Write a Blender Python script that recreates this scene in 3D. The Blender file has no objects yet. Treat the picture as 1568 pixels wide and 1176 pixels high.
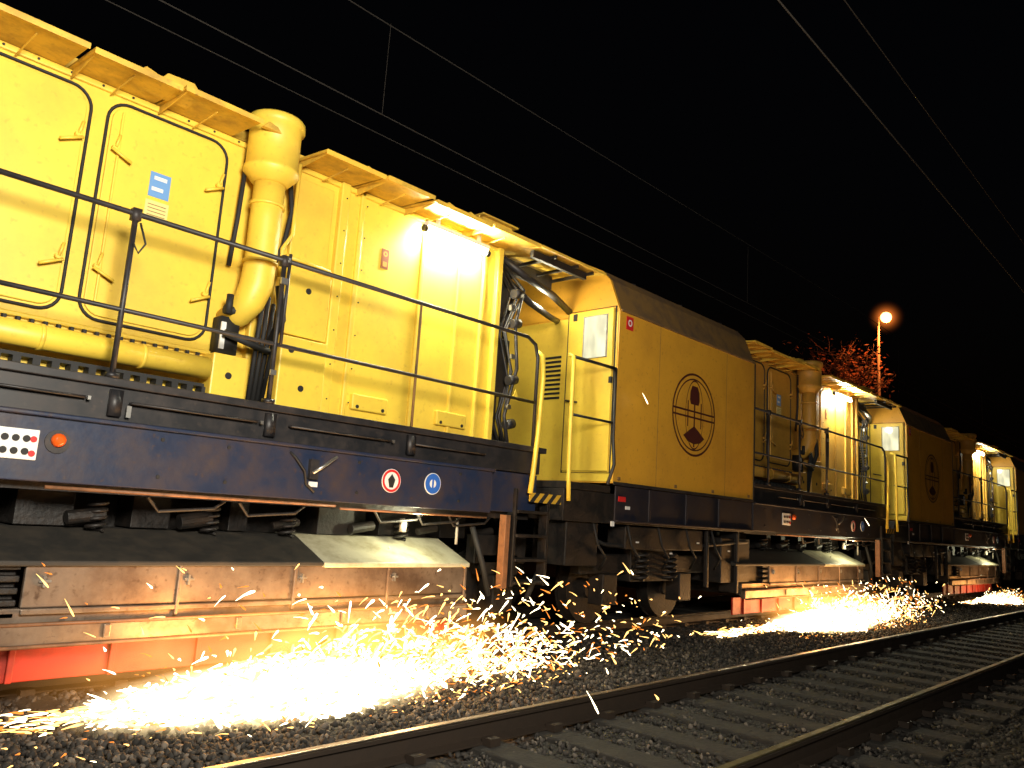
import bpy, bmesh, math, random
import numpy as np
from mathutils import Vector, Matrix
random.seed(7); rng=np.random.default_rng(7)
CZ=1.42
scene=bpy.context.scene
scene.view_settings.view_transform='Standard'
# ------------------------------------------------------------ world
w=bpy.data.worlds.new("World"); scene.world=w; w.use_nodes=True
nt=w.node_tree; bg=nt.nodes['Background']
sky=nt.nodes.new('ShaderNodeTexSky'); sky.sky_type='NISHITA'; sky.sun_disc=False
sky.sun_elevation=math.radians(-4); sky.sun_rotation=math.radians(200)
nt.links.new(sky.outputs[0],bg.inputs[0]); bg.inputs[1].default_value=0.06
sd=bpy.data.lights.new("night_sun","SUN"); sd.energy=0.012; sd.angle=0.2; sd.color=(.8,.85,1)
so=bpy.data.objects.new("night_sun",sd); scene.collection.objects.link(so); so.rotation_euler=(math.radians(55),0,math.radians(-15))
# ------------------------------------------------------------ camera
R=Vector((.6764,-.7338,.0638)); D=Vector((.1648,.0663,-.9841)); F=Vector((.7179,.6762,.1658))
cd=bpy.data.cameras.new("camera"); cam=bpy.data.objects.new("camera",cd); scene.collection.objects.link(cam)
U=-D
M=Matrix(((R.x,U.x,-F.x,0),(R.y,U.y,-F.y,0),(R.z,U.z,-F.z,CZ),(0,0,0,1)))
cam.matrix_world=M; cd.sensor_width=36; cd.lens=27.8; cd.clip_end=2000; cd.clip_start=.05
scene.camera=cam
# ------------------------------------------------------------ materials
def mat(name,col,rough=.5,metal=0,dirt=None,scale=3,amt=.5,bump=0,bscale=60,streak=False,spec=.5,fine=None,lo=.42,hi=.72):
    m=bpy.data.materials.new(name); m.use_nodes=True; n=m.node_tree.nodes; l=m.node_tree.links
    b=n['Principled BSDF']; b.inputs['Roughness'].default_value=rough; b.inputs['Metallic'].default_value=metal
    b.inputs['Specular IOR Level'].default_value=spec
    b.inputs['Base Color'].default_value=(*col,1)
    tc=n.new('ShaderNodeTexCoord')
    if dirt:
        mp=n.new('ShaderNodeMapping'); l.new(tc.outputs['Object'],mp.inputs[0])
        if streak: mp.inputs['Scale'].default_value=(2.2,2.2,.8)
        t=n.new('ShaderNodeTexNoise'); t.inputs['Scale'].default_value=scale; t.inputs['Detail'].default_value=8; t.inputs['Roughness'].default_value=.65
        l.new(mp.outputs[0],t.inputs['Vector'])
        r=n.new('ShaderNodeValToRGB'); r.color_ramp.elements[0].position=lo; r.color_ramp.elements[1].position=hi
        r.color_ramp.elements[0].color=(0,0,0,1); r.color_ramp.elements[1].color=(amt,amt,amt,1)
        l.new(t.outputs[0],r.inputs[0])
        mx=n.new('ShaderNodeMix'); mx.data_type='RGBA'; mx.inputs['A'].default_value=(*col,1); mx.inputs['B'].default_value=(*dirt,1)
        l.new(r.outputs[0],mx.inputs['Factor']); l.new(mx.outputs['Result'],b.inputs['Base Color'])
        last=mx.outputs['Result']
        if fine:
            t2=n.new('ShaderNodeTexNoise'); t2.inputs['Scale'].default_value=22; t2.inputs['Detail'].default_value=6; l.new(tc.outputs['Object'],t2.inputs['Vector'])
            r2=n.new('ShaderNodeValToRGB'); r2.color_ramp.elements[0].position=.60; r2.color_ramp.elements[1].position=.74; r2.color_ramp.elements[1].color=(fine,fine,fine,1)
            l.new(t2.outputs[0],r2.inputs[0])
            m2=n.new('ShaderNodeMix'); m2.data_type='RGBA'; l.new(last,m2.inputs['A']); m2.inputs['B'].default_value=(*dirt,1)
            l.new(r2.outputs[0],m2.inputs['Factor']); l.new(m2.outputs['Result'],b.inputs['Base Color'])
        mr=n.new('ShaderNodeMapRange'); mr.inputs['To Min'].default_value=max(rough-.1,.05); mr.inputs['To Max'].default_value=min(rough+.25,1)
        l.new(t.outputs[0],mr.inputs[0]); l.new(mr.outputs[0],b.inputs['Roughness'])
    if bump:
        t3=n.new('ShaderNodeTexNoise'); t3.inputs['Scale'].default_value=bscale; t3.inputs['Detail'].default_value=5
        l.new(tc.outputs['Object'],t3.inputs['Vector'])
        bp=n.new('ShaderNodeBump'); bp.inputs['Strength'].default_value=bump; bp.inputs['Distance'].default_value=.02
        l.new(t3.outputs[0],bp.inputs['Height']); l.new(bp.outputs[0],b.inputs['Normal'])
    return m
def emis(name,col,s):
    m=bpy.data.materials.new(name); m.use_nodes=True; n=m.node_tree.nodes; b=n['Principled BSDF']
    b.inputs['Base Color'].default_value=(*col,1); b.inputs['Emission Color'].default_value=(*col,1); b.inputs['Emission Strength'].default_value=s
    return m
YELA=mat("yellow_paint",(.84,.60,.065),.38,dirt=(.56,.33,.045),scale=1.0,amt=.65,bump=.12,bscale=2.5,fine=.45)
YELB=mat("yellow_paint_dimmed",(.60,.33,.045),.45,dirt=(.28,.14,.03),scale=1.2,amt=.7,bump=.12,bscale=2.5,fine=.5)  # same yellow, darkened to paint the light falloff onto rear cars
YEL2=mat("yellow_cab_paint_dimmed",(.70,.35,.03),.42,dirt=(.38,.17,.02),scale=.8,amt=.6,fine=.6,bump=.10,bscale=2.5)  # cab yellow deepened so weaker light is built into its colour
YELR=mat("dirty_shaded_yellow",(.20,.11,.03),.7,dirt=(.07,.045,.03),scale=4,amt=.9)  # dirty tone, darkened further for surfaces tilted up out of the light
FLAP=mat("flap_paint",(.74,.47,.05),.5,dirt=(.28,.15,.03),scale=4,amt=.8,fine=.5)
BLK=mat("black_paint",(.013,.013,.015),.42,dirt=(.07,.05,.04),scale=6,amt=.4,fine=.4)
RUB=mat("rubber",(.012,.012,.012),.7)
BLUE=mat("blue_frame_paint",(.012,.021,.052),.40,dirt=(.045,.03,.028),scale=3,amt=.9,fine=.9,bump=.15,bscale=10)
DBLUE=mat("blackish_frame_paint",(.008,.009,.018),.5,dirt=(.03,.018,.013),scale=4,amt=.8,fine=.6)  # near-black blue for cab frames and rear side plates
DARK=mat("oily_machinery",(.007,.006,.0055),.5,dirt=(.03,.018,.011),scale=8,amt=.7,bump=.3,bscale=30)
BRN=mat("dusty_steel_cover",(.27,.21,.16),.36,metal=.6,dirt=(.08,.05,.035),scale=2.5,amt=.9,bump=.2,bscale=7,fine=.8,lo=.38,hi=.66)
HOOD=mat("hood_metal_lit",(.52,.50,.36),.4,metal=.1,dirt=(.2,.17,.09),scale=4,amt=.8)
DHOOD=mat("hood_metal_shaded",(.018,.017,.015),.6,dirt=(.05,.038,.025),scale=5,amt=.6)  # same hood, colour darkened where the work light does not reach
RED=mat("red_shield",(.42,.018,.005),.5,dirt=(.10,.010,.005),scale=4,amt=.8)
RUST=mat("rusty_pipe",(.28,.12,.05),.45,dirt=(.06,.035,.02),scale=8,amt=.8)
SPR=mat("spring_steel",(.015,.011,.009),.5,dirt=(.01,.01,.01),scale=8,amt=.8)
WHT=mat("white_enamel",(.75,.75,.72),.4)
DWHT=mat("dirty_white",(.35,.34,.30),.5,dirt=(.12,.1,.08),scale=12,amt=.8)
SREDM=mat("sign_red",(.6,.02,.02),.4); SBLUE=mat("sign_blue",(.03,.13,.5),.4); NBLUE=mat("notice_blue",(.15,.33,.65),.4)
NYEL=mat("notice_yellow",(.8,.65,.25),.4); LOGO=mat("logo_dark_paint",(.07,.014,.010),.5)
ORG=mat("orange_lens",(.7,.10,.01),.25); CHR=mat("bright_steel",(.5,.5,.48),.35,metal=.9)
GLS=bpy.data.materials.new("lit_window"); GLS.use_nodes=True; n=GLS.node_tree.nodes; l=GLS.node_tree.links
b=n['Principled BSDF']; b.inputs['Base Color'].default_value=(.1,.1,.1,1); b.inputs['Roughness'].default_value=.08
tc=n.new('ShaderNodeTexCoord'); mp=n.new('ShaderNodeMapping'); mp.inputs['Scale'].default_value=(6,6,2); l.new(tc.outputs['Object'],mp.inputs[0])
no=n.new('ShaderNodeTexNoise'); no.inputs['Scale'].default_value=1; l.new(mp.outputs[0],no.inputs['Vector'])
mr=n.new('ShaderNodeMapRange'); mr.inputs[1].default_value=.3; mr.inputs[2].default_value=.7; mr.inputs[3].default_value=.6; mr.inputs[4].default_value=1.25; l.new(no.outputs[0],mr.inputs[0]); l.new(mr.outputs[0],b.inputs['Emission Strength']); b.inputs['Emission Color'].default_value=(1,.95,.60,1)
TUBE=emis("fluorescent_tube",(1,.97,.74),620)
ENDFILL=emis("added_end_fill_glass",(1,.93,.65),12)
RAILTOP=mat("rail_steel",(.04,.028,.02),.55,metal=.4,dirt=(.025,.018,.013),scale=6,amt=.7)
RAILSH=mat("rail_running_surface",(.55,.47,.38),.30,metal=1,dirt=(.25,.2,.15),scale=9,amt=.7)
RAILOLD=mat("rail_dull_surface",(.15,.13,.06),.5,metal=.8,dirt=(.05,.04,.02),scale=7,amt=.8)
SLP=mat("sleeper_wood",(.024,.021,.017),.85,dirt=(.012,.01,.009),scale=8,amt=.8,bump=.5,bscale=30)
WIRE=mat("weathered_copper_wire",(.045,.04,.035),1,spec=0)
HAZ=bpy.data.materials.new("hazard_stripes"); HAZ.use_nodes=True
n=HAZ.node_tree.nodes;l=HAZ.node_tree.links
tc=n.new('ShaderNodeTexCoord'); sp=n.new('ShaderNodeSeparateXYZ'); l.new(tc.outputs['Object'],sp.inputs[0])
a=n.new('ShaderNodeMath');a.operation='SUBTRACT';l.new(sp.outputs[0],a.inputs[0]);l.new(sp.outputs[2],a.inputs[1])
m1=n.new('ShaderNodeMath');m1.operation='MULTIPLY';m1.inputs[1].default_value=7;l.new(a.outputs[0],m1.inputs[0])
f1=n.new('ShaderNodeMath');f1.operation='FRACT';l.new(m1.outputs[0],f1.inputs[0])
g1=n.new('ShaderNodeMath');g1.operation='GREATER_THAN';g1.inputs[1].default_value=.5;l.new(f1.outputs[0],g1.inputs[0])
mx=n.new('ShaderNodeMix');mx.data_type='RGBA';mx.inputs['A'].default_value=(.02,.02,.02,1);mx.inputs['B'].default_value=(.55,.33,.03,1)
l.new(g1.outputs[0],mx.inputs['Factor']);l.new(mx.outputs['Result'],n['Principled BSDF'].inputs['Base Color'])
# ------------------------------------------------------------ mesh helper
class Part:
    def __init__(s,name,m,parent=None,smooth=False,bevel=0,loc=None):
        s.name=name;s.m=m;s.p=parent;s.bm=bmesh.new();s.sm=smooth;s.bv=bevel;s.loc=loc
    def box(s,x0,x1,y0,y1,z0,z1):
        v=[s.bm.verts.new((x,y,z)) for x in(x0,x1) for y in(y0,y1) for z in(z0,z1)]
        for f in((0,1,3,2),(4,6,7,5),(0,4,5,1),(2,3,7,6),(0,2,6,4),(1,5,7,3)): s.bm.faces.new([v[i] for i in f])
        return s
    def prism(s,pts,vec):
        vec=Vector(vec); a=[s.bm.verts.new(p) for p in pts]; b=[s.bm.verts.new(Vector(p)+vec) for p in pts]
        s.bm.faces.new(a); s.bm.faces.new(list(reversed(b)))
        k=len(a)
        for i in range(k): s.bm.faces.new([a[i],b[i],b[(i+1)%k],a[(i+1)%k]])
        return s
    def tube(s,pts,r,seg=8,closed=False):
        pts=[Vector(p) for p in pts]; rings=[]; k=len(pts)
        rs=r if isinstance(r,(list,tuple)) else [r]*k
        ref=None
        for i,p in enumerate(pts):
            if closed: t=(pts[(i+1)%k]-pts[i-1])
            else: t=(pts[min(i+1,k-1)]-pts[max(i-1,0)])
            t.normalize()
            if ref is None:
                ref=Vector((0,0,1)) if abs(t.z)<.9 else Vector((1,0,0))
            u=(ref-t*ref.dot(t)).normalized(); ref=u; v=t.cross(u)
            rings.append([s.bm.verts.new(p+(u*math.cos(q)+v*math.sin(q))*rs[i]) for q in [2*math.pi*j/seg for j in range(seg)]])
        for i in range(k if closed else k-1):
            A=rings[i];B=rings[(i+1)%k]
            for j in range(seg): s.bm.faces.new([A[j],A[(j+1)%seg],B[(j+1)%seg],B[j]])
        if not closed:
            s.bm.faces.new(list(reversed(rings[0]))); s.bm.faces.new(rings[-1])
        return s
    def cyl(s,a,b,r,seg=14): return s.tube([a,b],r,seg)
    def lathe(s,cx,cy,prof,seg=24):
        rings=[[s.bm.verts.new((cx+r*math.cos(2*math.pi*j/seg),cy+r*math.sin(2*math.pi*j/seg),z)) for j in range(seg)] for r,z in prof]
        for A,B in zip(rings,rings[1:]):
            for j in range(seg): s.bm.faces.new([A[j],A[(j+1)%seg],B[(j+1)%seg],B[j]])
        s.bm.faces.new(rings[0]); s.bm.faces.new(rings[-1]); return s
    def ring(s,cx,y,cz,r0,r1,seg=48,th=.004,sx=1):
        for j in range(seg):
            a=2*math.pi*j/seg;b=2*math.pi*(j+1)/seg
            P=[(cx+sx*r0*math.cos(a),y,cz+r0*math.sin(a)),(cx+sx*r1*math.cos(a),y,cz+r1*math.sin(a)),(cx+sx*r1*math.cos(b),y,cz+r1*math.sin(b)),(cx+sx*r0*math.cos(b),y,cz+r0*math.sin(b))]
            s.bm.faces.new([s.bm.verts.new(p) for p in P])
        return s
    def disc(s,cx,y0,cz,r,th,seg=32):
        return s.prism([(cx+r*math.cos(2*math.pi*j/seg),y0,cz+r*math.sin(2*math.pi*j/seg)) for j in range(seg)],(0,-th,0))
    def done(s):
        bmesh.ops.recalc_face_normals(s.bm,faces=s.bm.faces)
        me=bpy.data.meshes.new(s.name); s.bm.to_mesh(me); s.bm.free()
        if s.sm:
            for p in me.polygons: p.use_smooth=len(p.vertices)<=4
        o=bpy.data.objects.new(s.name,me); scene.collection.objects.link(o); me.materials.append(s.m)
        if s.p: o.parent=s.p
        if s.loc: o.location=s.loc
        if s.bv:
            b=o.modifiers.new("bevel",'BEVEL'); b.width=s.bv; b.segments=2; b.limit_method='ANGLE'; b.angle_limit=.6
        return o
def rrect(x0,x1,z0,z1,r,y,n=6):
    o=[]
    for cx,cz,a0 in((x1-r,z1-r,0),(x0+r,z1-r,90),(x0+r,z0+r,180),(x1-r,z0+r,270)):
        for i in range(n+1):
            a=math.radians(a0+90*i/n); o.append((cx+r*math.cos(a),y,cz+r*math.sin(a)))
    return o
def empty(name,loc=(0,0,0)):
    e=bpy.data.objects.new(name,None); scene.collection.objects.link(e); e.location=loc; e.empty_display_size=.2; return e
def light(name,kind,loc,energy,col,parent=None,size=.1,**k):
    d=bpy.data.lights.new(name,kind); d.energy=energy; d.color=col
    if kind=='AREA': d.size=size
    else: d.shadow_soft_size=size
    for a,b in k.items(): setattr(d,a,b)
    o=bpy.data.objects.new(name,d); scene.collection.objects.link(o); o.location=loc
    if parent:o.parent=parent
    return o
# ------------------------------------------------------------ the car
def car(k,off,s):
    E=empty("rail_grinding_car" if k==0 else "rail_grinding_car.%03d"%k,(off,0,CZ))
    P=lambda n,m,**kw: Part(n,m,E,**kw)
    YW=6.15
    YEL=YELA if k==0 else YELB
    rk=random.Random(40+k)
    # cab
    b=P("cab_body",YEL2)
    b.prism([(-3.38,y,z) for y,z in [(5.6,.48),(5.6,2.62),(8.6,2.62),(8.6,.48)]],(3.68,0,0)); b.done()
    rp=[(5.6,2.622),(5.77,3.04),(5.90,3.18),(6.1,3.28),(7.1,3.36),(8.1,3.28),(8.3,3.18),(8.43,3.04),(8.6,2.622)]
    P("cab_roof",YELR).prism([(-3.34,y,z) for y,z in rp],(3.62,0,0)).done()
    P("cab_roof_gable",YEL2).prism([(-3.385,y,z) for y,z in rp],(.04,0,0)).done()
    t=P("cab_trim",BLK)
    t.box(-3.38,.3,5.585,5.6,.46,.50); t.box(.28,.31,5.59,5.61,.5,2.62)
    for xx in (-2.6,-1.4,-.2): t.tube([(xx,5.93,3.2),(xx,6.4,3.33)],.015,6)
    t.done()
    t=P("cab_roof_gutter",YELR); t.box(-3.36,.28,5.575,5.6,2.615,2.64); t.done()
    t=P("cab_panel_seams",YELR,bevel=.002)
    for xx in(-2.45,-.62): t.box(xx,xx+.006,5.5975,5.6,.5,2.61)
    for xx in(-3.3,-2.0,-1.0,0.1): t.box(xx,xx+.05,5.585,5.6,.52,.56)
    t.done()
    # logo: double ring, equator bars, globe meridians, rail head above and fan below
    g=P("cab_logo",LOGO); cx,cz,y=-1.53,1.56,5.596
    g.ring(cx,y,cz,.55,.58); g.ring(cx,y,cz,.485,.505)
    g.box(cx-.55,cx+.55,y-.001,y+.001,cz+.03,cz+.055); g.box(cx-.55,cx+.55,y-.001,y+.001,cz-.055,cz-.03)
    g.box(cx-.016,cx+.016,y-.002,y,cz-.45,cz+.2)
    g.box(cx-.19,cx-.165,y-.003,y-.002,cz-.18,cz+.18); g.box(cx+.165,cx+.19,y-.003,y-.002,cz-.18,cz+.18)
    g.ring(cx,y-.0015,cz,.465,.485,sx=.5)
    g.prism([(cx+dx,y,cz+dz) for dx,dz in((-.10,.14),(-.13,.2),(-.12,.32),(-.07,.40),(.07,.40),(.12,.32),(.13,.2),(.10,.14))],(0,-.003,0))
    g.prism([(cx+dx,y,cz+dz) for dx,dz in((-.28,-.31),(-.12,-.22),(0,-.16),(.12,-.22),(.28,-.31),(.17,-.38),(0,-.41),(-.17,-.38))],(0,-.003,0))
    g.done()
    st=P("fire_sticker",SREDM); st.box(-3.24,-3.09,5.594,5.6,2.41,2.58); st.done()
    st=P("fire_sticker_symbol",WHT); st.ring(-3.165,5.592,2.5,.025,.045,20); st.done()
    # cab end face
    P("cab_end_panel",YELA).box(-3.388,-3.381,5.62,8.5,.50,2.60).done()
    P("cab_door",YELA,bevel=.008).prism([(-3.389,y,z) for y,z in((5.67,.62),(5.67,2.66),(6.38,2.66),(6.38,.62))],(-.03,0,0)).done()
    P("cab_door_seal",RUB).tube([(-3.392,y,z) for y,z in((5.65,.60),(5.65,2.68),(6.4,2.68),(6.4,.60))],.010,6,True).done()
    P("cab_door_window_frame",DWHT,bevel=.004).tube([(-3.42,y,z) for y,z in((5.76,2.04),(5.76,2.58),(6.12,2.58),(6.12,2.04))],.018,4,True).done()
    P("cab_door_window",GLS).box(-3.428,-3.42,5.76,6.12,2.04,2.58).done()
    h=P("cab_door_handle",BLK); h.tube([(-3.43,6.3,1.5),(-3.5,6.3,1.5),(-3.5,6.12,1.47)],.012,6)
    h.box(-3.43,-3.40,6.24,6.30,2.55,2.64); h.box(-3.43,-3.40,5.66,5.7,1.7,1.78); h.done()
    v=P("cab_end_grille",RUB)
    for i in range(10): v.box(-3.40,-3.389,6.5,6.8,1.55+.06*i,1.58+.06*i)
    v.done()
    v=P("added_end_fill_lamp",ENDFILL,smooth=True); v.cyl((-4.1,6.75,2.82),(-3.9,6.75,2.82),.035,10); v.done()  # lamp added under the canopy to brighten the cab end face
    light("added_end_fill_light",'POINT',(-4.15,6.2,2.6),34 if k==1 else 18,(1,.92,.62),E,.08)
    # end platform
    pf=P("end_platform",DARK,bevel=.006); pf.box(-4.25,-3.40,5.62,8.58,.36,.44); pf.box(-4.25,.30,5.64,8.56,.0,.355); pf.done()
    pr=P("platform_handrail",BLK,smooth=True)
    pr.tube([(-4.22,5.62,1.87),(-3.42,5.60,1.87)],.02); pr.tube([(-4.22,5.62,1.2),(-3.42,5.6,1.2)],.016)
    pr.tube([(-3.43,5.59,1.87),(-3.43,5.59,1.0),(-3.40,5.58,.7),(-3.52,5.58,.45)],.02)
    pr.done()
    gr=P("platform_grab_rail",YELA,smooth=True)
    gr.tube([(-4.2,5.7,1.9),(-4.25,5.6,1.86),(-4.27,5.58,1.7),(-4.28,5.57,1.0),(-4.27,5.57,.5),(-4.25,5.57,.22)],.026); gr.done()
    # frame
    f=P("frame_upper",BLK,bevel=.006); f.box(.3,6.5,5.63,8.57,.47,.70); f.box(.3,6.55,5.585,8.6,.70,.757); f.done()
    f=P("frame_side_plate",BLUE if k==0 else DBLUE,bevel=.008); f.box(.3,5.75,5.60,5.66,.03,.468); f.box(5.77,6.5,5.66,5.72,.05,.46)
    f.box(.3,5.75,5.56,5.60,.44,.468)
    f.done()
    f=P("cab_frame_plate",DBLUE,bevel=.008); f.box(-3.3,.28,5.61,5.635,.02,.455)
    for xx in(-2.6,-1.7,-.8): f.box(xx,xx+.05,5.585,5.61,.03,.45)
    f.box(-3.3,.28,5.57,5.61,.02,.05); f.done()
    f=P("frame_core",DARK); f.box(.31,6.49,5.75,8.45,-.02,.469); f.done()
    f=P("frame_flange",RUST,smooth=True); f.tube([(1.7+s,5.60,.0),(3.9+s,5.60,.0)],.012,6); f.tube([(3.95+s,5.60,-.02),(5.7,5.60,-.02)],.010,6); f.done()
    f=P("frame_details",BLK,smooth=True)
    for a_,b_ in((1.2,1.85),(2.15,3.1),(3.4,4.4),(4.7,5.6)):
        f.tube([(a_,5.62,.60),(a_,5.58,.60),(b_,5.58,.60),(b_,5.62,.60)],.010,6)
    for xx in (2.05,3.22,4.66): f.box(xx-.04,xx+.04,5.585,5.63,.50,.68)
    f.done()
    sh=P("edge_highlight_strip",CHR); sh.box(2.12,2.15,5.575,5.585,.50,.58)
    for xx in (1.86,3.12,4.42): sh.box(xx,xx+.02,5.565,5.585,.585,.61)
    sh.done()
    f=P("frame_cables",RUB,smooth=True)
    f.tube([(3.42,5.60,.40),(3.46,5.57,.36),(3.55,5.56,.26),(3.58,5.57,.16),(3.66,5.57,.10)],.010,6)
    for xx in (.7,2.4,2.9,4.1,5.3): f.cyl((xx,5.59,.12),(xx,5.60,.12),.014,8); f.cyl((xx,5.59,.38),(xx,5.60,.38),.014,8)
    f.done()
    # handrails
    r=P("walkway_handrail",BLK,smooth=True)
    zt,zm=1.924,1.231
    r.tube([(.32,5.6,zt),(6.15,5.6,zt),(6.28,5.6,zt-.06),(6.33,5.6,zt-.2),(6.33,5.6,.76)],.020,10)
    r.tube([(.32,5.6,zm),(6.33,5.6,zm)],.017,8)
    for xx in(.8,2.0,3.18): r.tube([(xx,5.6,zt),(xx,5.6,.76)],.020,8); r.box(xx-.04,xx+.04,5.57,5.64,.757,.79); r.box(xx-.03,xx+.03,5.57,5.63,zt-.05,zt+.035)
    r.tube([(3.22,5.585,zt+.06),(3.22,5.585,zm)],.014,8)
    r.done()
    r=P("walkway_handrail_post",YELR,smooth=True)
    r.tube([(4.64,5.6,zt),(4.64,5.6,.76)],.013,8); r.done()
    c=P("handrail_clamp",CHR); c.box(3.15,3.21,5.56,5.58,1.72,1.77); c.box(3.15,3.2,5.565,5.58,.98,1.02); c.done()
    c=P("hanging_chain",RUB,smooth=True); c.tube([(2.03,5.575,1.86),(2.08,5.565,1.72),(2.04,5.565,1.64),(2.0,5.57,1.7)],.008,5); c.done()
    # superstructure
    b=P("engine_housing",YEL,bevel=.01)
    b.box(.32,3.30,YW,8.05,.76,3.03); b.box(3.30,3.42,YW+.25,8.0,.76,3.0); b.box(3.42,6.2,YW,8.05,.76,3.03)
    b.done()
    b=P("housing_ribs",YEL,bevel=.012)
    for xx,wd,d in((.34,.06,.05),(3.20,.09,.07),(3.97,.10,.06),(4.22,.05,.03),(5.02,.05,.03),(5.55,.05,.03),(5.92,.05,.035),(6.12,.08,.06)):
        b.box(xx,xx+wd,YW-d,YW+.01,.78,3.02)
    b.box(3.46,3.92,YW-.16,YW+.01,.80,1.42); b.box(3.46,3.92,YW-.12,YW+.01,1.44,2.04); b.box(3.5,3.9,YW-.05,YW+.01,2.1,2.9)
    b.box(2.86,3.16,YW-.20,YW+.01,.80,1.14)
    b.box(4.32,4.74,YW-.05,YW+.01,.90,1.05); b.box(5.38,5.80,YW-.05,YW+.01,.89,1.04)
    b.box(.4,3.2,YW-.05,YW+.01,1.135,1.17); b.box(.4,6.2,YW-.03,YW+.01,2.97,3.02)
    b.done()
    b=P("housing_fasteners",RUB)
    for xx in np.arange(.5,2.85,.085): b.cyl((xx,YW-.055,1.105),(xx,YW-.055,1.135),.018,6)
    for xx,zz,yy in((3.0,.97,YW-.20),(3.69,.98,YW-.16),(3.69,1.86,YW-.12),(3.56,1.3,YW-.16),(4.38,.93,YW-.05),(4.68,.93,YW-.05),(5.44,.92,YW-.05),(5.74,.92,YW-.05)):
        b.cyl((xx,yy-.006,zz),(xx,yy,zz),.028 if xx<4 else .018,12)
    for xx in np.arange(.5,3.1,.22): b.cyl((xx,YW-.036,2.995),(xx,YW-.03,2.995),.010,6)
    for xx in(4.0,4.24): 
        for zz in np.arange(.95,2.95,.32): b.cyl((xx+.03,YW-.064,zz),(xx+.03,YW-.058,zz),.008,6)
    b.box(.4,2.85,YW-.12,YW-.02,.86,.885)
    for xx in np.arange(.55,2.85,.12): b.box(xx,xx+.05,YW-.13,YW-.02,.80,.86)
    b.done()
    b=P("housing_doors",YEL,bevel=.008)
    for x0,x1 in((.80,1.77),(1.89,2.85)): b.prism(rrect(x0+.03,x1-.03,1.26,2.90,.12,YW-.001),(0,-.022,0))
    b.box(1.98,2.0,YW-.045,YW-.02,1.35,2.85)
    b.done()
    b=P("door_seals",RUB,smooth=True)
    for x0,x1 in((.80,1.77),(1.89,2.85)): b.tube(rrect(x0,x1,1.23,2.93,.15,YW-.012),.012,6,True)
    b.done()
    b=P("door_handles",YEL,smooth=True)
    for xx,d in((1.70,-1),(1.96,1),(2.79,-1)):
        for zz in(2.55,1.62):
            b.cyl((xx,YW-.02,zz),(xx,YW-.07,zz),.022,8); b.tube([(xx-.03*d,YW-.075,zz-.02),(xx+.12*d,YW-.085,zz-.09)],.012,6); b.tube([(xx,YW-.07,zz),(xx+.02,YW-.07,zz+.10)],.011,6)
    b.done()
    b=P("side_pipe",YEL,smooth=True)
    b.tube([(.4,5.97,1.0),(2.83,5.97,1.0)],.088,18)
    for xx in(.7,1.62,2.3): b.tube([(xx,5.97,1.0),(xx+.03,5.97,1.0)],.094,18)
    b.done()
    b=P("notice_plate",NBLUE); b.box(2.25,2.41,YW-.028,YW-.023,2.28,2.48); b.done()
    b=P("notice_label",NYEL); b.box(2.24,2.42,YW-.028,YW-.023,2.11,2.25); b.done()
    b=P("notice_text",WHT); b.box(2.28,2.38,YW-.031,YW-.0285,2.42,2.45); b.box(2.27,2.36,YW-.031,YW-.0285,2.33,2.36); b.done()
    b=P("notice_print",YELR)
    for i in range(4): b.box(2.26,2.40,YW-.031,YW-.0285,2.13+.028*i,2.135+.028*i)
    b.done()
    b=P("wall_label",mat("label_brown",(.25,.06,.02),.5)); b.box(4.53,4.62,YW-.006,YW-.001,2.34,2.54); b.done()
    b=P("wall_label_mark",YELB); b.ring(4.575,YW-.008,2.49,.012,.028,16); b.box(4.55,4.60,YW-.009,YW-.007,2.36,2.41); b.done()
    # exhaust duct
    b=P("exhaust_duct",YEL,smooth=True)
    b.lathe(3.13,5.90,[(.10,3.205),(.225,3.20),(.24,3.18),(.24,3.12),(.215,3.11),(.215,2.76),(.23,2.75),(.23,2.72),(.14,2.62)])
    b.tube([(3.13,5.9,2.64),(3.13,5.9,2.3),(3.13,5.9,1.95),(3.12,5.9,1.74),(3.09,5.93,1.60),(3.05,6.0,1.50),(3.02,6.15,1.46)],[.13,.13,.13,.135,.125,.11,.10],20)
    b.tube([(3.13,5.9,2.45),(3.13,5.9,2.42)],.145,20); b.tube([(3.13,5.9,1.95),(3.13,5.9,1.92)],.145,20)
    b.done()
    b=P("hoses",RUB,smooth=True)
    b.tube([(3.38,6.05,2.95),(3.42,6.0,2.5),(3.38,6.0,2.2),(3.2,5.98,1.7),(3.05,6.0,1.5)],.022,8)
    b.tube([(2.98,6.05,2.95),(2.96,6.05,2.3),(2.95,6.08,1.9)],.02,8)
    for i in range(4): b.tube([(3.25+.05*i,6.0,1.75-.05*i),(3.2+.05*i,5.92,1.4),(3.22+.04*i,6.0,.8)],.02,8)
    b.box(2.90,3.06,5.98,6.12,1.15,1.45); b.tube([(2.9,5.95,1.5),(3.1,5.95,1.5),(3.1,5.98,1.62)],.04,8)
    b.tube([(2.9,5.9,1.30),(3.3,5.9,1.22)],.03,8)
    b.tube([(2.92,5.92,1.62),(2.92,5.92,1.46)],.03,8); b.tube([(3.3,5.85,1.78),(3.36,5.85,1.5),(3.3,5.9,1.3)],.035,8)
    b.done()
    b=P("gauge",WHT); b.box(2.90,2.94,5.965,5.98,1.18,1.4); b.done()
    b=P("conduits",YEL,smooth=True)
    b.tube([(3.44,5.98,2.95),(3.44,5.98,2.3),(3.36,5.98,2.15),(3.36,5.98,1.9)],.018,8)
    b.tube([(3.44,6.05,2.12),(3.62,6.05,2.12),(3.9,6.05,2.1)],.02,8)
    b.done()
    # roof flaps
    b=P("roof_flaps",FLAP,bevel=.004)
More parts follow.
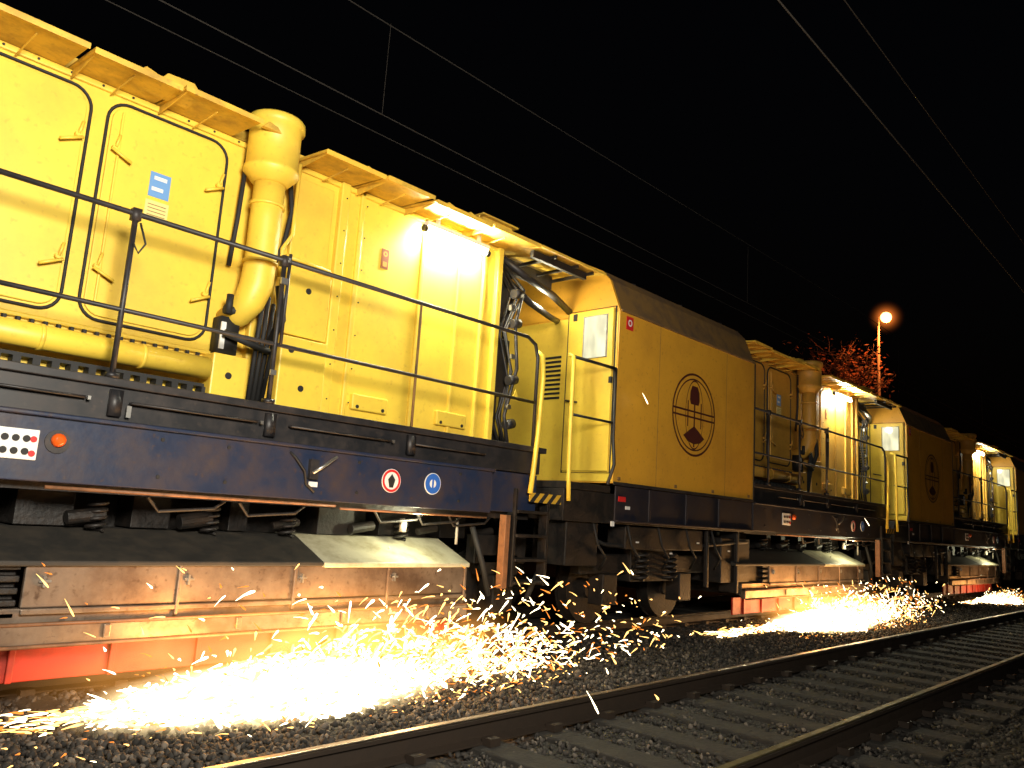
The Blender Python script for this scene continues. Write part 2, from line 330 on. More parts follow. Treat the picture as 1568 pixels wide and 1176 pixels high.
    for i,(x0,x1) in enumerate(((.3,.92),(.94,1.55),(1.58,2.2),(2.22,2.86),(3.46,4.1),(4.13,4.7),(4.73,5.5),(5.53,6.28))):
        dz=(.012,-.008,.0,.015,-.005,.012,0,.01)[i]+rk.uniform(-.01,.01)
        b.prism([(x0,6.2,3.03),(x0,5.62,2.98+dz),(x0,5.60,2.955+dz),(x0,5.595,3.0+dz),(x0,6.2,3.055)],(x1-x0,0,0))
        xx=x0+.02; b.prism([(xx,6.14,3.02),(xx,5.64,2.975),(xx,6.14,2.95)],(.012,0,0))
        b.tube([(x0+.3,6.12,2.95),(x0+.32,5.75,2.98)],.008,5)
    b.done()
    b=P("roof_fittings",FLAP,bevel=.006)
    b.box(.32,6.2,6.2,8.0,3.06,3.16)
    for xx in(1.9,2.9,3.9,4.2,4.45,4.9,5.2): b.prism([(xx,5.68,3.0),(xx+.05,5.68,3.06),(xx+.13,5.68,3.04),(xx+.17,5.68,3.0)],(0,.05,0))
    b.box(5.5,5.95,5.75,6.3,3.03,3.11); b.box(5.45,6.0,5.70,6.3,3.11,3.13); b.prism([(2.05,5.66,3.0),(2.1,5.66,3.07),(2.3,5.66,3.08),(2.38,5.66,3.0)],(0,.3,0))
    b.done()
    # end canopy
    b=P("end_canopy",FLAP,bevel=.005)
    b.prism([(6.3,6.6,3.10),(6.3,5.60,2.98),(6.3,5.60,3.01),(6.3,6.6,3.16)],(1.2,0,0))
    b.done()
    b=P("canopy_underframe",DARK); b.box(6.32,7.3,5.75,5.8,2.90,2.985); b.box(6.25,7.3,6.3,6.36,2.86,3.03)
    for xx in(6.6,7.0,7.3): b.box(xx,xx+.03,5.66,6.5,2.95,2.985)
    b.done()
    # end machinery
    b=P("end_machinery",DARK,bevel=.008)
    b.box(6.22,6.5,6.35,8.0,.76,2.7); b.box(6.25,6.42,6.18,6.35,2.25,2.62); b.box(6.25,6.45,6.15,6.33,1.35,2.0)
    b.done()
    b=P("end_hoses",BLK,smooth=True)
    rh=random.Random(5)
    for i in range(10):
        y0=6.0+.05*i; j=lambda:rh.uniform(-.07,.07)
        b.tube([(6.28+.03*i,y0+.2,2.9),(6.45+j(),y0,2.55+j()),(6.3+j(),y0-.02,2.1+j()),(6.40+j(),y0,1.6+j()),(6.34+j(),y0,1.1),(6.36+.03*i,y0,.78)],rh.choice((.014,.02,.026)),8)
    for zz in(1.0,1.5,2.15,2.5): b.cyl((6.3,6.0,zz),(6.42,6.0,zz+.03),.055,14)
    b.tube([(6.3,6.2,2.95),(6.6,6.1,2.8),(7.2,6.2,2.75),(7.8,6.4,2.7)],.045,10)
    b.tube([(6.4,6.3,2.8),(6.8,6.2,2.55),(7.3,6.3,2.5),(7.8,6.6,2.6)],.04,10)
    for i in range(3): b.tube([(6.5,6.5+.3*i,.3),(6.75,6.5+.3*i,-.05),(7.05,6.5+.3*i,.25)],.03,8)
    b.done()
    b=P("end_fittings",CHR); b.box(6.26,6.32,5.98,6.02,2.3,2.36); b.box(6.3,6.36,5.97,6.0,1.75,1.8); b.cyl((6.3,5.95,1.2),(6.3,5.98,1.2),.03); b.done()
    b=P("warning_triangle",YEL); b.prism([(6.30,5.93,1.28),(6.42,5.93,1.28),(6.36,5.93,1.40)],(0,-.006,0)); b.done()
    b=P("coupler",DARK,bevel=.01); b.box(6.5,7.0,6.95,7.25,-.25,.0); b.box(6.5,6.95,6.6,7.6,.1,.3)
    b.done()
    # grab rails / steps
    b=P("step_grab_rail",YELA,smooth=True)
    b.tube([(6.36,5.64,1.80),(6.40,5.59,1.76),(6.40,5.57,1.5),(6.37,5.57,.9),(6.33,5.57,.5),(6.30,5.57,.26)],.028,10); b.done()
    b=P("steps",DARK,bevel=.004)
    for xx in(6.14,6.66): b.box(xx,xx+.035,5.62,5.74,-.70,.30)
    for zz in(.05,-.2,-.45,-.68): b.box(6.17,6.66,5.60,5.82,zz,zz+.03)
    b.done()
    b=P("step_stringer_rusty",RUST,bevel=.004); b.box(6.02,6.09,5.63,5.72,-.72,.02); b.done()
    b=P("hazard_plate",HAZ); b.box(6.32,6.84,5.585,5.60,.17,.27); b.done()
    # signs
    b=P("round_sign_white",WHT); b.disc(4.46,5.598,.25,.105,.006); b.disc(4.95,5.598,.26,.10,.006); b.box(3.62,3.70,5.592,5.6,.14,.18); b.done()
    b=P("round_sign_red",SREDM); b.ring(4.46,5.590,.25,.078,.10,32); b.done()
    b=P("round_sign_symbol",RUB); b.prism([(4.44,5.59,.19),(4.48,5.59,.19),(4.50,5.59,.26),(4.46,5.59,.31),(4.42,5.59,.26)],(0,-.002,0)); b.done()
    b=P("round_sign_blue",SBLUE); b.ring(4.95,5.590,.26,.04,.093,32); b.done()
    b=P("round_sign_blue_symbol",SBLUE); b.box(4.94,4.96,5.588,5.592,.22,.31); b.done()
    b=P("socket_plate",WHT,bevel=.004); b.box(1.32,1.62,5.585,5.6,.16,.35); b.done()
    b=P("socket_holes",RUB)
    for i in range(4):
        for j in range(2): b.disc(1.37+.06*i,5.583,.21+.08*j,.022,.004,12)
    b.done()
    b=P("socket_red",SREDM); b.disc(1.59,5.583,.29,.02,.004,12); b.disc(1.59,5.583,.2,.02,.004,12); b.done()
    b=P("side_marker_light",ORG,smooth=True); b.tube([(1.73,5.6,.30),(1.73,5.56,.30),(1.73,5.545,.30)],[.045,.042,.02],14); b.done()
    b=P("marker_base",BLK); b.disc(1.73,5.6,.29,.075,.012,20); b.box(3.60,3.68,5.56,5.6,.2,.36); b.done()
    b=P("brake_lever",CHR,smooth=True); b.tube([(3.62,5.55,.25),(3.70,5.53,.31),(3.82,5.53,.40)],.014,6); b.done()
    # fluorescent lamp
    b=P("lamp_housing",WHT); b.box(4.95+s*.5,5.85+s*.5,5.98,6.06,2.885,2.93); b.box(5.1+s*.5,5.13+s*.5,6.0,6.04,2.93,3.03); b.box(5.7+s*.5,5.73+s*.5,6.0,6.04,2.93,3.03); b.done()
    b=P("lamp_tube",TUBE,smooth=True); b.cyl((4.97+s*.5,6.02,2.855),(5.83+s*.5,6.02,2.855),.028,12); b.done()
    b=P("lamp_caps",BLK); b.cyl((4.92+s*.5,6.02,2.855),(4.97+s*.5,6.02,2.855),.036,12); b.cyl((5.83+s*.5,6.02,2.855),(5.88+s*.5,6.02,2.855),.036,12); b.done()
    # grinding unit --------------------------------------------
    x0,x1=1.70+s,5.58+s*.5
    b=P("grinding_cover",BRN,bevel=.01)
    b.box(x0,x1,5.70,5.74,-.76,-.475); b.box(x0-.9,x1,5.66,5.74,-.985,-.862)
    b.box(x0,x1,5.68,5.70,-.80,-.762)
    b.box(x0-.9,x1,5.72,5.78,-.86,-.762)
    for xx in np.arange(x0+.98,x1,.95): b.box(xx,xx+.03,5.675,5.698,-.84,-.48)
    for xx in np.arange(x0+.5,x1,.95): b.box(xx,xx+.05,5.64,5.658,-.96,-.87)
    b.box(x1-.03,x1,5.742,8.4,-.98,-.475)
    b.done()
    b=P("cover_latches",CHR)
    for xx in np.arange(x0+.08,x1,.95): b.box(xx,xx+.07,5.675,5.698,-.60,-.585); b.box(xx+.02,xx+.035,5.665,5.7,-.63,-.56)
    b.done()
    b=P("cover_seam_strip",RUST,smooth=True); b.tube([(x0-.9,5.655,-.855),(x1,5.655,-.855)],.012,6); b.tube([(x0-.9,5.65,-.99),(x1,5.65,-.99)],.012,6); b.done()
    xm=3.9+s
    b=P("hood_shaded",DHOOD,bevel=.01); b.prism([(x0-1.2,5.67,-.50),(x0-1.2,5.67,-.465),(x0-1.2,6.15,-.27),(x0-1.2,8.1,-.27),(x0-1.2,8.1,-.5)],(xm-x0+1.2-.002,0,0)); b.done()
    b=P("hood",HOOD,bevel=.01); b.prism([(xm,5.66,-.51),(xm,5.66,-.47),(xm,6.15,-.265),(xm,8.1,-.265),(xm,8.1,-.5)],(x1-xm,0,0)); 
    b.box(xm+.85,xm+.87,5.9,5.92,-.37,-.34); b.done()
    b=P("left_machinery",DARK,bevel=.008); b.box(.3,x0-.02,5.8,8.3,-.95,-.5)
    for i in range(6): b.box(x0-.2,x0-.02,5.72,5.8,-.9+.075*i,-.86+.075*i)
    b.done()
    b=P("red_shield",RED,bevel=.006); b.box(x0-.9,x1-.02,5.86,5.89,-1.24,-.985)
    for xx in np.arange(x0-.6,x1-.1,.62): b.box(xx,xx+.04,5.83,5.86,-1.24,-.985)
    b.done()
    b=P("springs",SPR,smooth=True)
    for xx in (x0+.5,x0+1.35,x0+2.05,x0+3.3):
        pts=[(xx+.06*math.cos(q),6.05+.06*math.sin(q),-.28+.2*q/(8*math.pi)) for q in np.linspace(0,8*math.pi,48)]
        b.tube(pts,.014,5)
    b.done()
    b=P("underframe_gear",DARK,bevel=.006)
    for xx in np.arange(x0-.8,x1+.2,.8):
        w_=rk.uniform(.12,.4); b.box(xx,xx+w_,6.1+rk.uniform(0,.2),6.5,-.26,-.02); b.cyl((xx+.3,6.05,-.2),(xx+.55,6.05,-.16),rk.uniform(.03,.06))
    b.box(x0-1,x1+.3,6.5,7.7,-.3,-.02)
    for xx in (2.4,3.1,4.4,4.9,5.3): b.tube([(xx,5.72,-.02),(xx+.1,5.75,-.12),(xx+.5,5.72,-.08),(xx+.6,5.75,-.02)],.014,6)
    b.done()
    b=P("cylinder_valves",DWHT,smooth=True); b.cyl((4.85+s*.3,5.85,-.08),(4.85+s*.3,5.85,-.2),.035); b.cyl((5.5+s*.4,5.8,-.05),(5.5+s*.4,5.8,-.30),.014); b.done()
    light("work_lamp_light",'POINT',(4.85+s*.5,5.62,-.10),24,(1,.95,.60),E,.05)
    # wheels
    b=P("wheels",DARK,smooth=False)
    for xx in(-2.9,-1.1,6.35):
        for yy in(6.34,7.86):
            sg=1 if yy>7 else -1
            b.tube([(xx,yy-.07,-.83),(xx,yy+.07,-.83)],.43,36); b.tube([(xx,yy-sg*.08,-.83),(xx,yy-sg*.1,-.83)],.45,36)
            b.tube([(xx,yy-.12,-.83),(xx,yy-.07,-.83)],.12,16)
        b.cyl((xx,6.3,-.83),(xx,7.9,-.83),.09)
    b.done()
    b=P("bogie_frame",DARK,bevel=.012)
    b.box(-3.5,-.5,5.95,6.1,-.62,-.38); b.box(-2.5,-1.5,5.9,6.2,-.72,-.22)
    for xx in(-2.9,-1.1,6.35): b.box(xx-.15,xx+.15,5.92,6.15,-1.0,-.62); b.box(xx-.28,xx+.28,5.98,6.12,-.62,-.4)
    b.box(-3.5,-.5,8.1,8.25,-.62,-.38); b.box(5.95,6.75,5.98,6.12,-.5,-.2)
    b.box(-.4,.5,5.75,6.4,-.75,-.1); b.box(-4.1,-3.5,5.7,6.2,-.5,0)
    b.box(.0,.06,5.7,6.0,-.9,0);b.box(-.9,-.84,5.7,5.76,-.8,0)
    b.box(-2.9,-1.0,5.72,6.0,-.30,-.02)
    b.done()
    b=P("bogie_springs",SPR,smooth=True)
    for xx in(-2.35,-1.65): 
        b.tube([(xx+.09*math.cos(q),5.85+.09*math.sin(q),-.7+.35*q/(10*math.pi)) for q in np.linspace(0,10*math.pi,60)],.02,5)
    b.done()
    b=P("bogie_pipes",RUB,smooth=True)
    b.tube([(-3.9,5.75,-.1),(-3.3,5.75,-.25),(-2,5.8,-.3),(-.5,5.75,-.2),(.4,5.75,-.15)],.025,8)
    b.tube([(5.7,5.8,-.1),(5.85,5.75,-.5),(6.0,5.8,-.8)],.03,8); b.tube([(6.8,5.8,0),(6.75,5.75,-.5),(6.6,5.8,-.85)],.03,8)
    for i in range(5):
        x_=-3.6+.7*i; b.tube([(x_,5.7,0),(x_+.05,5.66,-.25),(x_+.25,5.68,-.4),(x_+.3,5.8,-.55)],.016,6)
    b.done()
    b=P("end_reflectors",WHT); b.box(-3.1,-3.0,5.60,5.606,.18,.22) ; b.box(-3.35,-3.29,5.62,5.635,-.03,.03)
    for xx,zz in((-2.7,-.22),(-1.9,-.35),(-1.2,-.2),(-.3,-.3)): b.box(xx,xx+.06,5.69,5.70,zz,zz+.02)
    b.done()
    b=P("end_plate_red",SREDM); b.box(-3.25,-3.10,5.60,5.607,.27,.33); b.done()
    return E
PER=11.2
for k in range(5): car(k,PER*k,-.0 if k==0 else -.6)
# ------------------------------------------------------------ ground
def gmat(name,c1,c2,sc,bump):
    m=bpy.data.materials.new(name); m.use_nodes=True; n=m.node_tree.nodes;l=m.node_tree.links;b=n['Principled BSDF']
    tc=n.new('ShaderNodeTexCoord'); v=n.new('ShaderNodeTexVoronoi'); v.inputs['Scale'].default_value=sc; l.new(tc.outputs['Object'],v.inputs['Vector'])
    no=n.new('ShaderNodeTexNoise'); no.inputs['Scale'].default_value=1.3; no.inputs['Detail'].default_value=8; l.new(tc.outputs['Object'],no.inputs['Vector'])
    r=n.new('ShaderNodeValToRGB'); r.color_ramp.elements[0].color=(*c1,1); r.color_ramp.elements[1].color=(*c2,1)
    ad=n.new('ShaderNodeMix'); ad.data_type='RGBA'; ad.inputs['Factor'].default_value=.4
    l.new(v.outputs['Color'],ad.inputs['A']); l.new(no.outputs[0],ad.inputs['B'])
    l.new(ad.outputs['Result'],r.inputs[0]); l.new(r.outputs[0],b.inputs['Base Color']); b.inputs['Roughness'].default_value=.85
    bp=n.new('ShaderNodeBump'); bp.inputs['Strength'].default_value=bump; bp.inputs['Distance'].default_value=.03; l.new(v.outputs['Distance'],bp.inputs['Height']); l.new(bp.outputs[0],b.inputs['Normal'])
    return m
GM=gmat("ballast_ground",(.007,.007,.006),(.045,.04,.033),26,1)
g=Part("ground",GM,loc=(0,0,-.035)); g.bm.faces.new([g.bm.verts.new(p) for p in((-400,-400,0),(600,-400,0),(600,600,0),(-400,600,0))]); g.done()
def stones():
    ph=(1+5**.5)/2
    V=np.array([(-1,ph,0),(1,ph,0),(-1,-ph,0),(1,-ph,0),(0,-1,ph),(0,1,ph),(0,-1,-ph),(0,1,-ph),(ph,0,-1),(ph,0,1),(-ph,0,-1),(-ph,0,1)],float)/1.9
    Fc=np.array([(0,11,5),(0,5,1),(0,1,7),(0,7,10),(0,10,11),(1,5,9),(5,11,4),(11,10,2),(10,7,6),(7,1,8),(3,9,4),(3,4,2),(3,2,6),(3,6,8),(3,8,9),(4,9,5),(2,4,11),(6,2,10),(8,6,7),(9,8,1)])
    N=64000
    x=1.0+25*rng.random(N)**1.7; y=.3+6.2*rng.random(N)
    keep=(y>5.6-1.02*(x)) & (np.abs(y-3.7)>.06)&(np.abs(y-2.2)>.06)
    ph_=(x%.62); on=(ph_<.25)&(y>1.7)&(y<4.2); keep&=~(on&(rng.random(N)<.75))
    inner=(y<3.65); keep&=~(inner&(rng.random(N)<.3))
    x=x[keep];y=y[keep];N=len(x)
    q=rng.normal(size=(N,4)); q/=np.linalg.norm(q,axis=1)[:,None]; a,b,c,d=q.T
    Rm=np.stack([1-2*(c*c+d*d),2*(b*c-a*d),2*(b*d+a*c),2*(b*c+a*d),1-2*(b*b+d*d),2*(c*d-a*b),2*(b*d-a*c),2*(c*d+a*b),1-2*(b*b+c*c)],1).reshape(N,3,3)
    sc=(.010+.014*rng.random(N))[:,None,None]*(.6+.8*rng.random((N,1,3)))
    sc=np.where((y<3.65)[:,None,None],sc*.75,sc)
    P=V[None]*sc*(1+.25*rng.normal(size=(N,12,1)))
    P=np.einsum('nij,nkj->nki',Rm,P)
    z=-.03+.03*rng.random(N)
    P+=np.stack([x,y,z],1)[:,None,:]
    me=bpy.data.meshes.new("ballast_gravel")
    nv=N*12; me.vertices.add(nv); me.vertices.foreach_set('co',P.reshape(-1).astype('f4'))
    fi=(Fc[None]+(np.arange(N)*12)[:,None,None]).reshape(-1)
    me.loops.add(len(fi)); me.loops.foreach_set('vertex_index',fi.astype('i4'))
    nf=N*20; me.polygons.add(nf); me.polygons.foreach_set('loop_start',(np.arange(nf)*3).astype('i4')); me.polygons.foreach_set('loop_total',np.full(nf,3,'i4'))
    me.update(calc_edges=True); me.validate()
    m=bpy.data.materials.new("ballast_stone"); m.use_nodes=True; n=m.node_tree.nodes; l=m.node_tree.links
    ge=n.new('ShaderNodeNewGeometry'); r=n.new('ShaderNodeValToRGB'); r.color_ramp.elements[0].color=(.010,.009,.008,1); r.color_ramp.elements[1].color=(.15,.125,.10,1)
    r.color_ramp.elements.new(.75).color=(.042,.036,.03,1)
    l.new(ge.outputs['Random Per Island'],r.inputs[0]); l.new(r.outputs[0],n['Principled BSDF'].inputs['Base Color']); n['Principled BSDF'].inputs['Roughness'].default_value=.85
    me.materials.append(m); o=bpy.data.objects.new("ballast_gravel",me); scene.collection.objects.link(o)
stones()
def track(idx,yc,shiny):
    E=empty("railway_track" if idx==0 else "railway_track.%03d"%idx)
    s=Part("sleepers",SLP,E,bevel=.012)
    for i in range(-30,160):
        x=i*.62; j=random.uniform(-.015,.015); s.box(x+j,x+.25+j,yc-1.3,yc+1.3,-.15,.0+random.uniform(-.006,.004))
    s.done()
    pr=[(-.07,0.005),(.07,.005),(.07,.018),(.012,.035),(.010,.115),(.034,.125),(.036,.148),(-.036,.148),(-.034,.125),(-.010,.115),(-.012,.035),(-.07,.018)]
    r=Part("rails",RAILTOP,E)
    for sg in(-1,1):
        y=yc+sg*.752
        r.prism([(-40,y+a,b) for a,b in pr],(240,0,0))
        t=Part("running_surface",shiny if sg==1 else (RAILOLD if idx else shiny),E,bevel=.006); t.box(-40,200,y-.026,y+.026,.148,.160); t.done()
    r.done()
    c=Part("rail_clips",RAILTOP,E)
    for i in range(0,60):
        for sg in(-1,1):
            for q in(-1,1): c.box(i*.62+.08,i*.62+.17,yc+sg*.752+q*.10-.04,yc+sg*.752+q*.10+.04,.004,.05)
    c.done()
track(0,7.1,RAILSH); track(1,2.95,RAILSH)
# ------------------------------------------------------------ overhead wires
E=empty("overhead_wires",(0,0,CZ))
wq=Part("contact_and_messenger_wires",WIRE,E)
def wire(y0,z0,y1=None,z1=None,sag=0,r=.007):
    pts=[]
    for i in range(41):
        x=-30+i*5; t=((x+30)%50)/50
        pts.append((x,(y0 if y1 is None else y0+(y1-y0)*i/40),z0-sag*4*t*(1-t)))
    wq.tube(pts,r,6)
wire(7.1,4.5,7.1); wire(7.1,5.8,sag=.2); wire(7.62,4.53,7.3,r=.006)
wire(2.45,4.24,2.9,r=.007); wire(2.65,5.5,2.9,sag=.15,r=.006)
for x in(5.05,14.2,23.5,33,42):
    wq.tube([(x,7.1,4.5),(x,7.1,5.66)],.004,5)
wq.done()
# ------------------------------------------------------------ lamps
SOD=emis("sodium_lens",(1,.50,.12),8)
POLE=mat("galvanised_pole",(.20,.12,.08),.7)
def lamp(x,y,h,arm):
    E=empty("street_lamp",(x,y,0))
    p=Part("pole",POLE,E,smooth=True); p.lathe(0,0,[(.12,0),(.12,.9),(.07,1.0),(.045,h-.1)],14); p.tube([(0,0,h-.15),(0,arm*.2,h-.02),(0,arm,h+.02)],.03,8); p.done()
    hd=Part("lamp_head",BLK,E,bevel=.02); hd.prism([(-.08,arm-.1,h+.10),(.08,arm-.1,h+.10),(.1,arm+.15,h+.10),(-.1,arm+.15,h+.10)],(0,0,.05)); hd.done()
    le=Part("lamp_lens",SOD,E,smooth=True)
    bmesh.ops.create_uvsphere(le.bm,u_segments=20,v_segments=12,radius=.21,matrix=Matrix.Translation((0,arm,h-.10))); le.done()
    light("lamp_light",'POINT',(0,arm-.1,h-.5),700,(1,.30,.06),E,.15)
lamp(32.6,10.6,10.4,-.3)
E=empty("added_fill_stand",(.5,-1.7,0))  # unseen fill behind the camera, added in place of a flash
p=Part("added_fill_pole",POLE,E,smooth=True); p.lathe(0,0,[(.05,0),(.04,1.6),(.03,3.25)],12)
for a in range(3): p.tube([(0,0,.8),(.6*math.cos(a*2.094+.3),.6*math.sin(a*2.094+.3),.0)],.018,8)
p.done()
hd=Part("added_fill_head",BLK,E,bevel=.015); hd.prism([(-.22,-.05,3.25),(.22,-.05,3.25),(.28,.10,3.22),(-.28,.10,3.22)],(0,0,.3)); hd.done()
fl=Part("added_fill_glass",emis("added_fill_glass",(1,.93,.75),6),E); fl.box(-.25,.25,.112,.118,3.24,3.50); fl.done()
sl=light("added_fill_light",'SPOT',(0,.9,3.3),3500,(1,.92,.78),E,.75,spot_size=math.radians(140),spot_blend=1)
d=Vector((2.9,6.15,4.4))-Vector((.5,-.8,3.3)); sl.rotation_euler=d.to_track_quat('-Z','Y').to_euler()
def glowvol(name,loc,rad,col,stren,noise=0,power=3,nscale=3):
    me=bpy.data.meshes.new(name); bm=bmesh.new(); bmesh.ops.create_icosphere(bm,subdivisions=3,radius=1); bm.to_mesh(me); bm.free()
    o=bpy.data.objects.new(name,me); scene.collection.objects.link(o); o.location=loc; o.scale=rad
    m=bpy.data.materials.new(name); m.use_nodes=True; n=m.node_tree.nodes; l=m.node_tree.links; n.remove(n['Principled BSDF'])
    tc=n.new('ShaderNodeTexCoord'); ln=n.new('ShaderNodeVectorMath'); ln.operation='LENGTH'; l.new(tc.outputs['Object'],ln.inputs[0])
    s=n.new('ShaderNodeMath'); s.operation='SUBTRACT'; s.inputs[0].default_value=1; s.use_clamp=True; l.new(ln.outputs['Value'],s.inputs[1])
    p=n.new('ShaderNodeMath'); p.operation='POWER'; p.inputs[1].default_value=power; l.new(s.outputs[0],p.inputs[0])
    mu=n.new('ShaderNodeMath'); mu.operation='MULTIPLY'; mu.inputs[1].default_value=stren; l.new(p.outputs[0],mu.inputs[0]); out=mu.outputs[0]
    if noise:
        no=n.new('ShaderNodeTexNoise'); no.inputs['Scale'].default_value=nscale; no.inputs['Detail'].default_value=3; l.new(tc.outputs['Object'],no.inputs['Vector'])
        mr=n.new('ShaderNodeMapRange'); mr.inputs[1].default_value=.38; mr.inputs[2].default_value=.62; mr.inputs[3].default_value=1-noise; mr.inputs[4].default_value=1+noise; l.new(no.outputs[0],mr.inputs[0])
        m2=n.new('ShaderNodeMath'); m2.operation='MULTIPLY'; l.new(out,m2.inputs[0]); l.new(mr.outputs[0],m2.inputs[1]); out=m2.outputs[0]
    e=n.new('ShaderNodeEmission'); e.inputs[0].default_value=(*col,1); l.new(out,e.inputs[1]); l.new(e.outputs[0],n['Material Output'].inputs['Volume'])
    me.materials.append(m)
    return o
glowvol("lamp_glare_halo",(32.6,10.3,10.30),(.8,.8,.8),(1,.22,.03),6,power=4)  # glowing sphere imitates the lens glare around the lamp
# ------------------------------------------------------------ sparks
def mk_spark_mat(name,col,s): 
    m=bpy.data.materials.new(name); m.use_nodes=True; n=m.node_tree.nodes; l=m.node_tree.links; n.remove(n['Principled BSDF'])
    e=n.new('ShaderNodeEmission'); e.inputs[0].default_value=(*col,1); e.inputs[1].default_value=s; l.new(e.outputs[0],n['Material Output'].inputs[0]); m.cycles.emission_sampling='NONE'; return m
SM=[mk_spark_mat("spark_white",(1,.82,.50),7),mk_spark_mat("spark_yellow",(1,.55,.15),3.8),mk_spark_mat("spark_orange",(1,.28,.04),1.8)]
def sparks(idx,specs):
    Vs=[];Fs=[];Ms=[]
    for (n_,gen,L,rd,wts) in specs:
        for _ in range(n_):
            p,d=gen(); d=Vector(d).normalized(); p=Vector(p)
            ln=random.uniform(*L)*random.choice((.35,.5,.8,1.2)); r=random.uniform(*rd)
            ln=max(ln,r*2.4)
            u=d.orthogonal().normalized(); v=d.cross(u); b=len(Vs)
            bend=Vector((0,0,-ln*random.uniform(0,.08)))
            for q,rr,bb in((-.5,.15,0),(-.1,.5,.9),(.3,1,.5),(.5,.55,0)):
                c=p+d*ln*q-bend*bb
                for a in(0,1.571,3.142,4.712): Vs.append(c+(u*math.cos(a)+v*math.sin(a))*r*rr)
            for k in range(3):
                for a in range(4): Fs.append((b+4*k+a,b+4*k+(a+1)%4,b+4*k+4+(a+1)%4,b+4*k+4+a)); 
            Fs.append((b,b+1,b+2,b+3));Fs.append((b+12,b+13,b+14,b+15))
            Ms+= [random.choices((0,1,2),wts)[0]]*14
    me=bpy.data.meshes.new("grinding_sparks"); me.from_pydata([tuple(v) for v in Vs],[],Fs)
    for m in SM: me.materials.append(m)
    me.polygons.foreach_set('material_index',Ms)
    o=bpy.data.objects.new("grinding_sparks" if idx==0 else "grinding_sparks.%03d"%idx,me); scene.collection.objects.link(o); return o
def fire(idx,ox,sx,vol=True,zs=1,am=1.0):
    def X(x): return ox+(x-2)*sx+2
    def core():
        x=random.triangular(2.0,5.1,3.4); f=max(0,1-abs(x-3.4)/1.9)
        y=5.55-random.random()**1.1*(.15+.80*f)
        z=.01+random.random()**1.5*(.03+.24*f)
        return (X(x),y,z*zs),(1,random.uniform(-.9,-.1),random.gauss(.1,.5))
    CL=[(random.triangular(2.6,6.2,4.6),random.uniform(5.0,5.6),random.random()**1.4*.40) for _ in range(60)]
    def clump():
        c=random.choice(CL)
        d=Vector((random.gauss(.35,.7),random.uniform(-.5,.0),random.gauss(.35,.65))).normalized(); t=random.expovariate(1/.10)
        p=Vector(c)+d*t
        if p.z<.01: p.z=.01+random.random()*.05
        p.y=min(p.y,5.62); return (X(p.x),p.y,p.z*zs),d+Vector((0,0,-t*1.2))
    def fringe():
        x=random.triangular(1.2,6.6,4.4); y=random.uniform(4.5,5.65)
        z=.015+random.random()**2.2*.2
        return (X(x),y,z*zs),(1,random.uniform(-.9,.2),random.gauss(0,.5))
    def burst():
        x=random.triangular(2.6,7.0,5.0); y=random.uniform(4.9,5.6)
        z=.02+random.expovariate(1/.20)
        if z>.85: z=random.uniform(.02,.5)
        return (X(x),y,z*zs),(1,random.uniform(-.8,.1),random.gauss(.2,.8))
    def far():
        x=random.uniform(4.8,8.6); y=random.uniform(4.8,5.55); z=.05+random.expovariate(1/.28)
        if z>1.0: z=.35
        return (X(x),y,z*zs),(1,random.uniform(-.8,.2),random.gauss(-.2,.7))
    def hi():
        x=random.uniform(1.6,7.6); y=random.uniform(4.9,5.55); z=random.uniform(.2,.95)
        return (X(x),y,z*zs),(.6,random.uniform(-.8,.1),random.gauss(-.5,.7))
    def left():
        x=random.uniform(.4,2.8); y=random.uniform(5.25,5.6); return (X(x),y,.02+random.random()**2*.05),(1,-.2,random.gauss(0,.15))
    N=lambda q:int(q*am)
    sp=[(N(3200),core,(.05,.16),(.008,.018),(9,1,0)),(N(1300),clump,(.05,.16),(.005,.012),(6,5,1)),(N(900),fringe,(.02,.08),(.003,.008),(2,5,3)),(N(950),burst,(.05,.15),(.005,.013),(6,5,2)),(N(260),far,(.05,.15),(.005,.011),(4,4,2)),(N(100),hi,(.05,.11),(.004,.009),(2,4,4)),(N(380),left,(.08,.20),(.004,.011),(4,5,2))]
    sparks(idx,sp)
    sf="" if idx==0 else ".%03d"%idx
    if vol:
        glowvol("spark_glow_haze"+sf,(X(3.8),5.36,.20),(2.4*max(sx,.8),.62,.68*zs),(1,.40,.07),5.0,noise=.95,power=1.8,nscale=2.6)  # emissive volume imitates bloom and glowing haze over the sparks
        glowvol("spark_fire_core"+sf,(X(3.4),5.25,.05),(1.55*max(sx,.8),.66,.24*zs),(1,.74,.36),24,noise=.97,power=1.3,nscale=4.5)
    light("spark_light"+sf,'POINT',(X(2.9),5.15,.30),105*am,(1,.42,.10),None,.25)
    light("spark_light_b"+sf,'POINT',(X(4.4),5.1,.3),85*am,(1,.42,.10),None,.2)
fire(0,0,1.0); fire(1,9.8,1.15,True,.75); fire(2,22,.8,False,.4,.22)
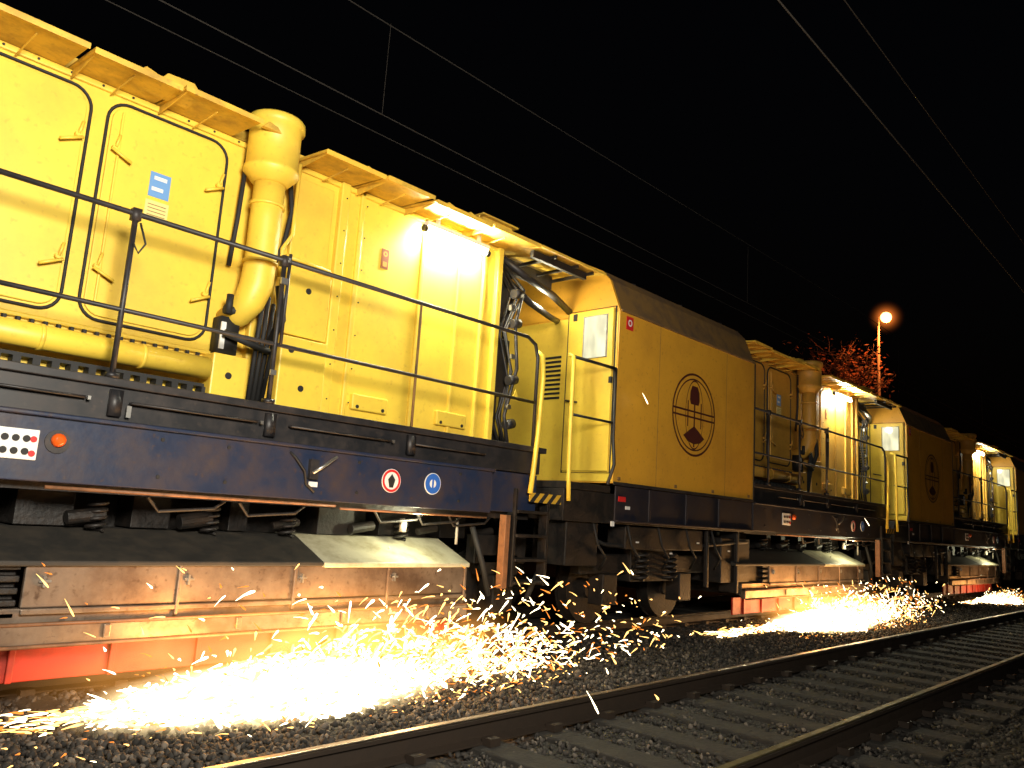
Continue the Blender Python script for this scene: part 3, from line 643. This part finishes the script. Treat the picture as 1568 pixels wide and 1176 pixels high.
lo=[((8.3,5.45,2.98)),((5.5,3.4,.15)),((4.3,3.2,.28)),((5.6,4.0,.22)),((15.2,5.2,1.75)),((3.7,4.5,.3)),((6.4,4.3,.35))]
it=iter(lo*3)
def lg():
    p=next(it); return (p[0]+random.uniform(-.1,.1),p[1],p[2]),(.5,-.3,-.9+random.uniform(-.3,.3))
sparks(3,[(7,lg,(.10,.16),(.006,.009),(2,3,3))])
# ------------------------------------------------------------ trees
BARK=mat("bark",(.12,.05,.03),.9); LEAF=mat("autumn_leaves",(.26,.055,.015),.8,dirt=(.09,.03,.01),scale=1.5,amt=.9)
def tree(idx,x,y,h,seed,nl):
    rd=random.Random(seed); E=empty("autumn_tree" if idx==0 else "autumn_tree.%03d"%idx,(x,y,0))
    b=Part("trunk_and_limbs",BARK,E,smooth=True); tips=[]
    def grow(p,d,L,r,lv):
        pts=[p];rs=[r]; q=p.copy()
        for i in range(4):
            d=(d+Vector((rd.gauss(0,.16),rd.gauss(0,.16),rd.gauss(.05,.1)))).normalized(); q=q+d*L/4; pts.append(q.copy()); rs.append(r*(1-.16*(i+1)))
            if lv>=2: tips.append(q.copy())
        b.tube(pts,rs,6 if lv<2 else 4)
        if lv<4:
            for _ in range(3 if lv else 7):
                nd=(d+Vector((rd.gauss(0,.65),rd.gauss(0,.65),rd.gauss(.1,.4)))).normalized()
                grow(pts[rd.randint(2,4)],nd,L*rd.uniform(.55,.78),r*.5,lv+1)
    grow(Vector((0,0,0)),Vector((0,0,1)),h*.42,h*.022,0); b.done()
    lf=Part("leaves",LEAF,E)
    for _ in range(nl):
        t=rd.choice(tips)+Vector((rd.gauss(0,.2),rd.gauss(0,.2),rd.gauss(0,.2))); s=rd.uniform(.05,.12)
        u=Vector((rd.gauss(0,1),rd.gauss(0,1),rd.gauss(0,1))).normalized(); v=u.orthogonal().normalized()
        lf.bm.faces.new([lf.bm.verts.new(t+a) for a in(u*s,v*s*.6,-u*s,-v*s*.6)])
    lf.done()
tree(0,29.8,12.4,10.3,3,2200); tree(1,34.6,12.4,10.2,11,1400); tree(2,44,13,9,5,1200)
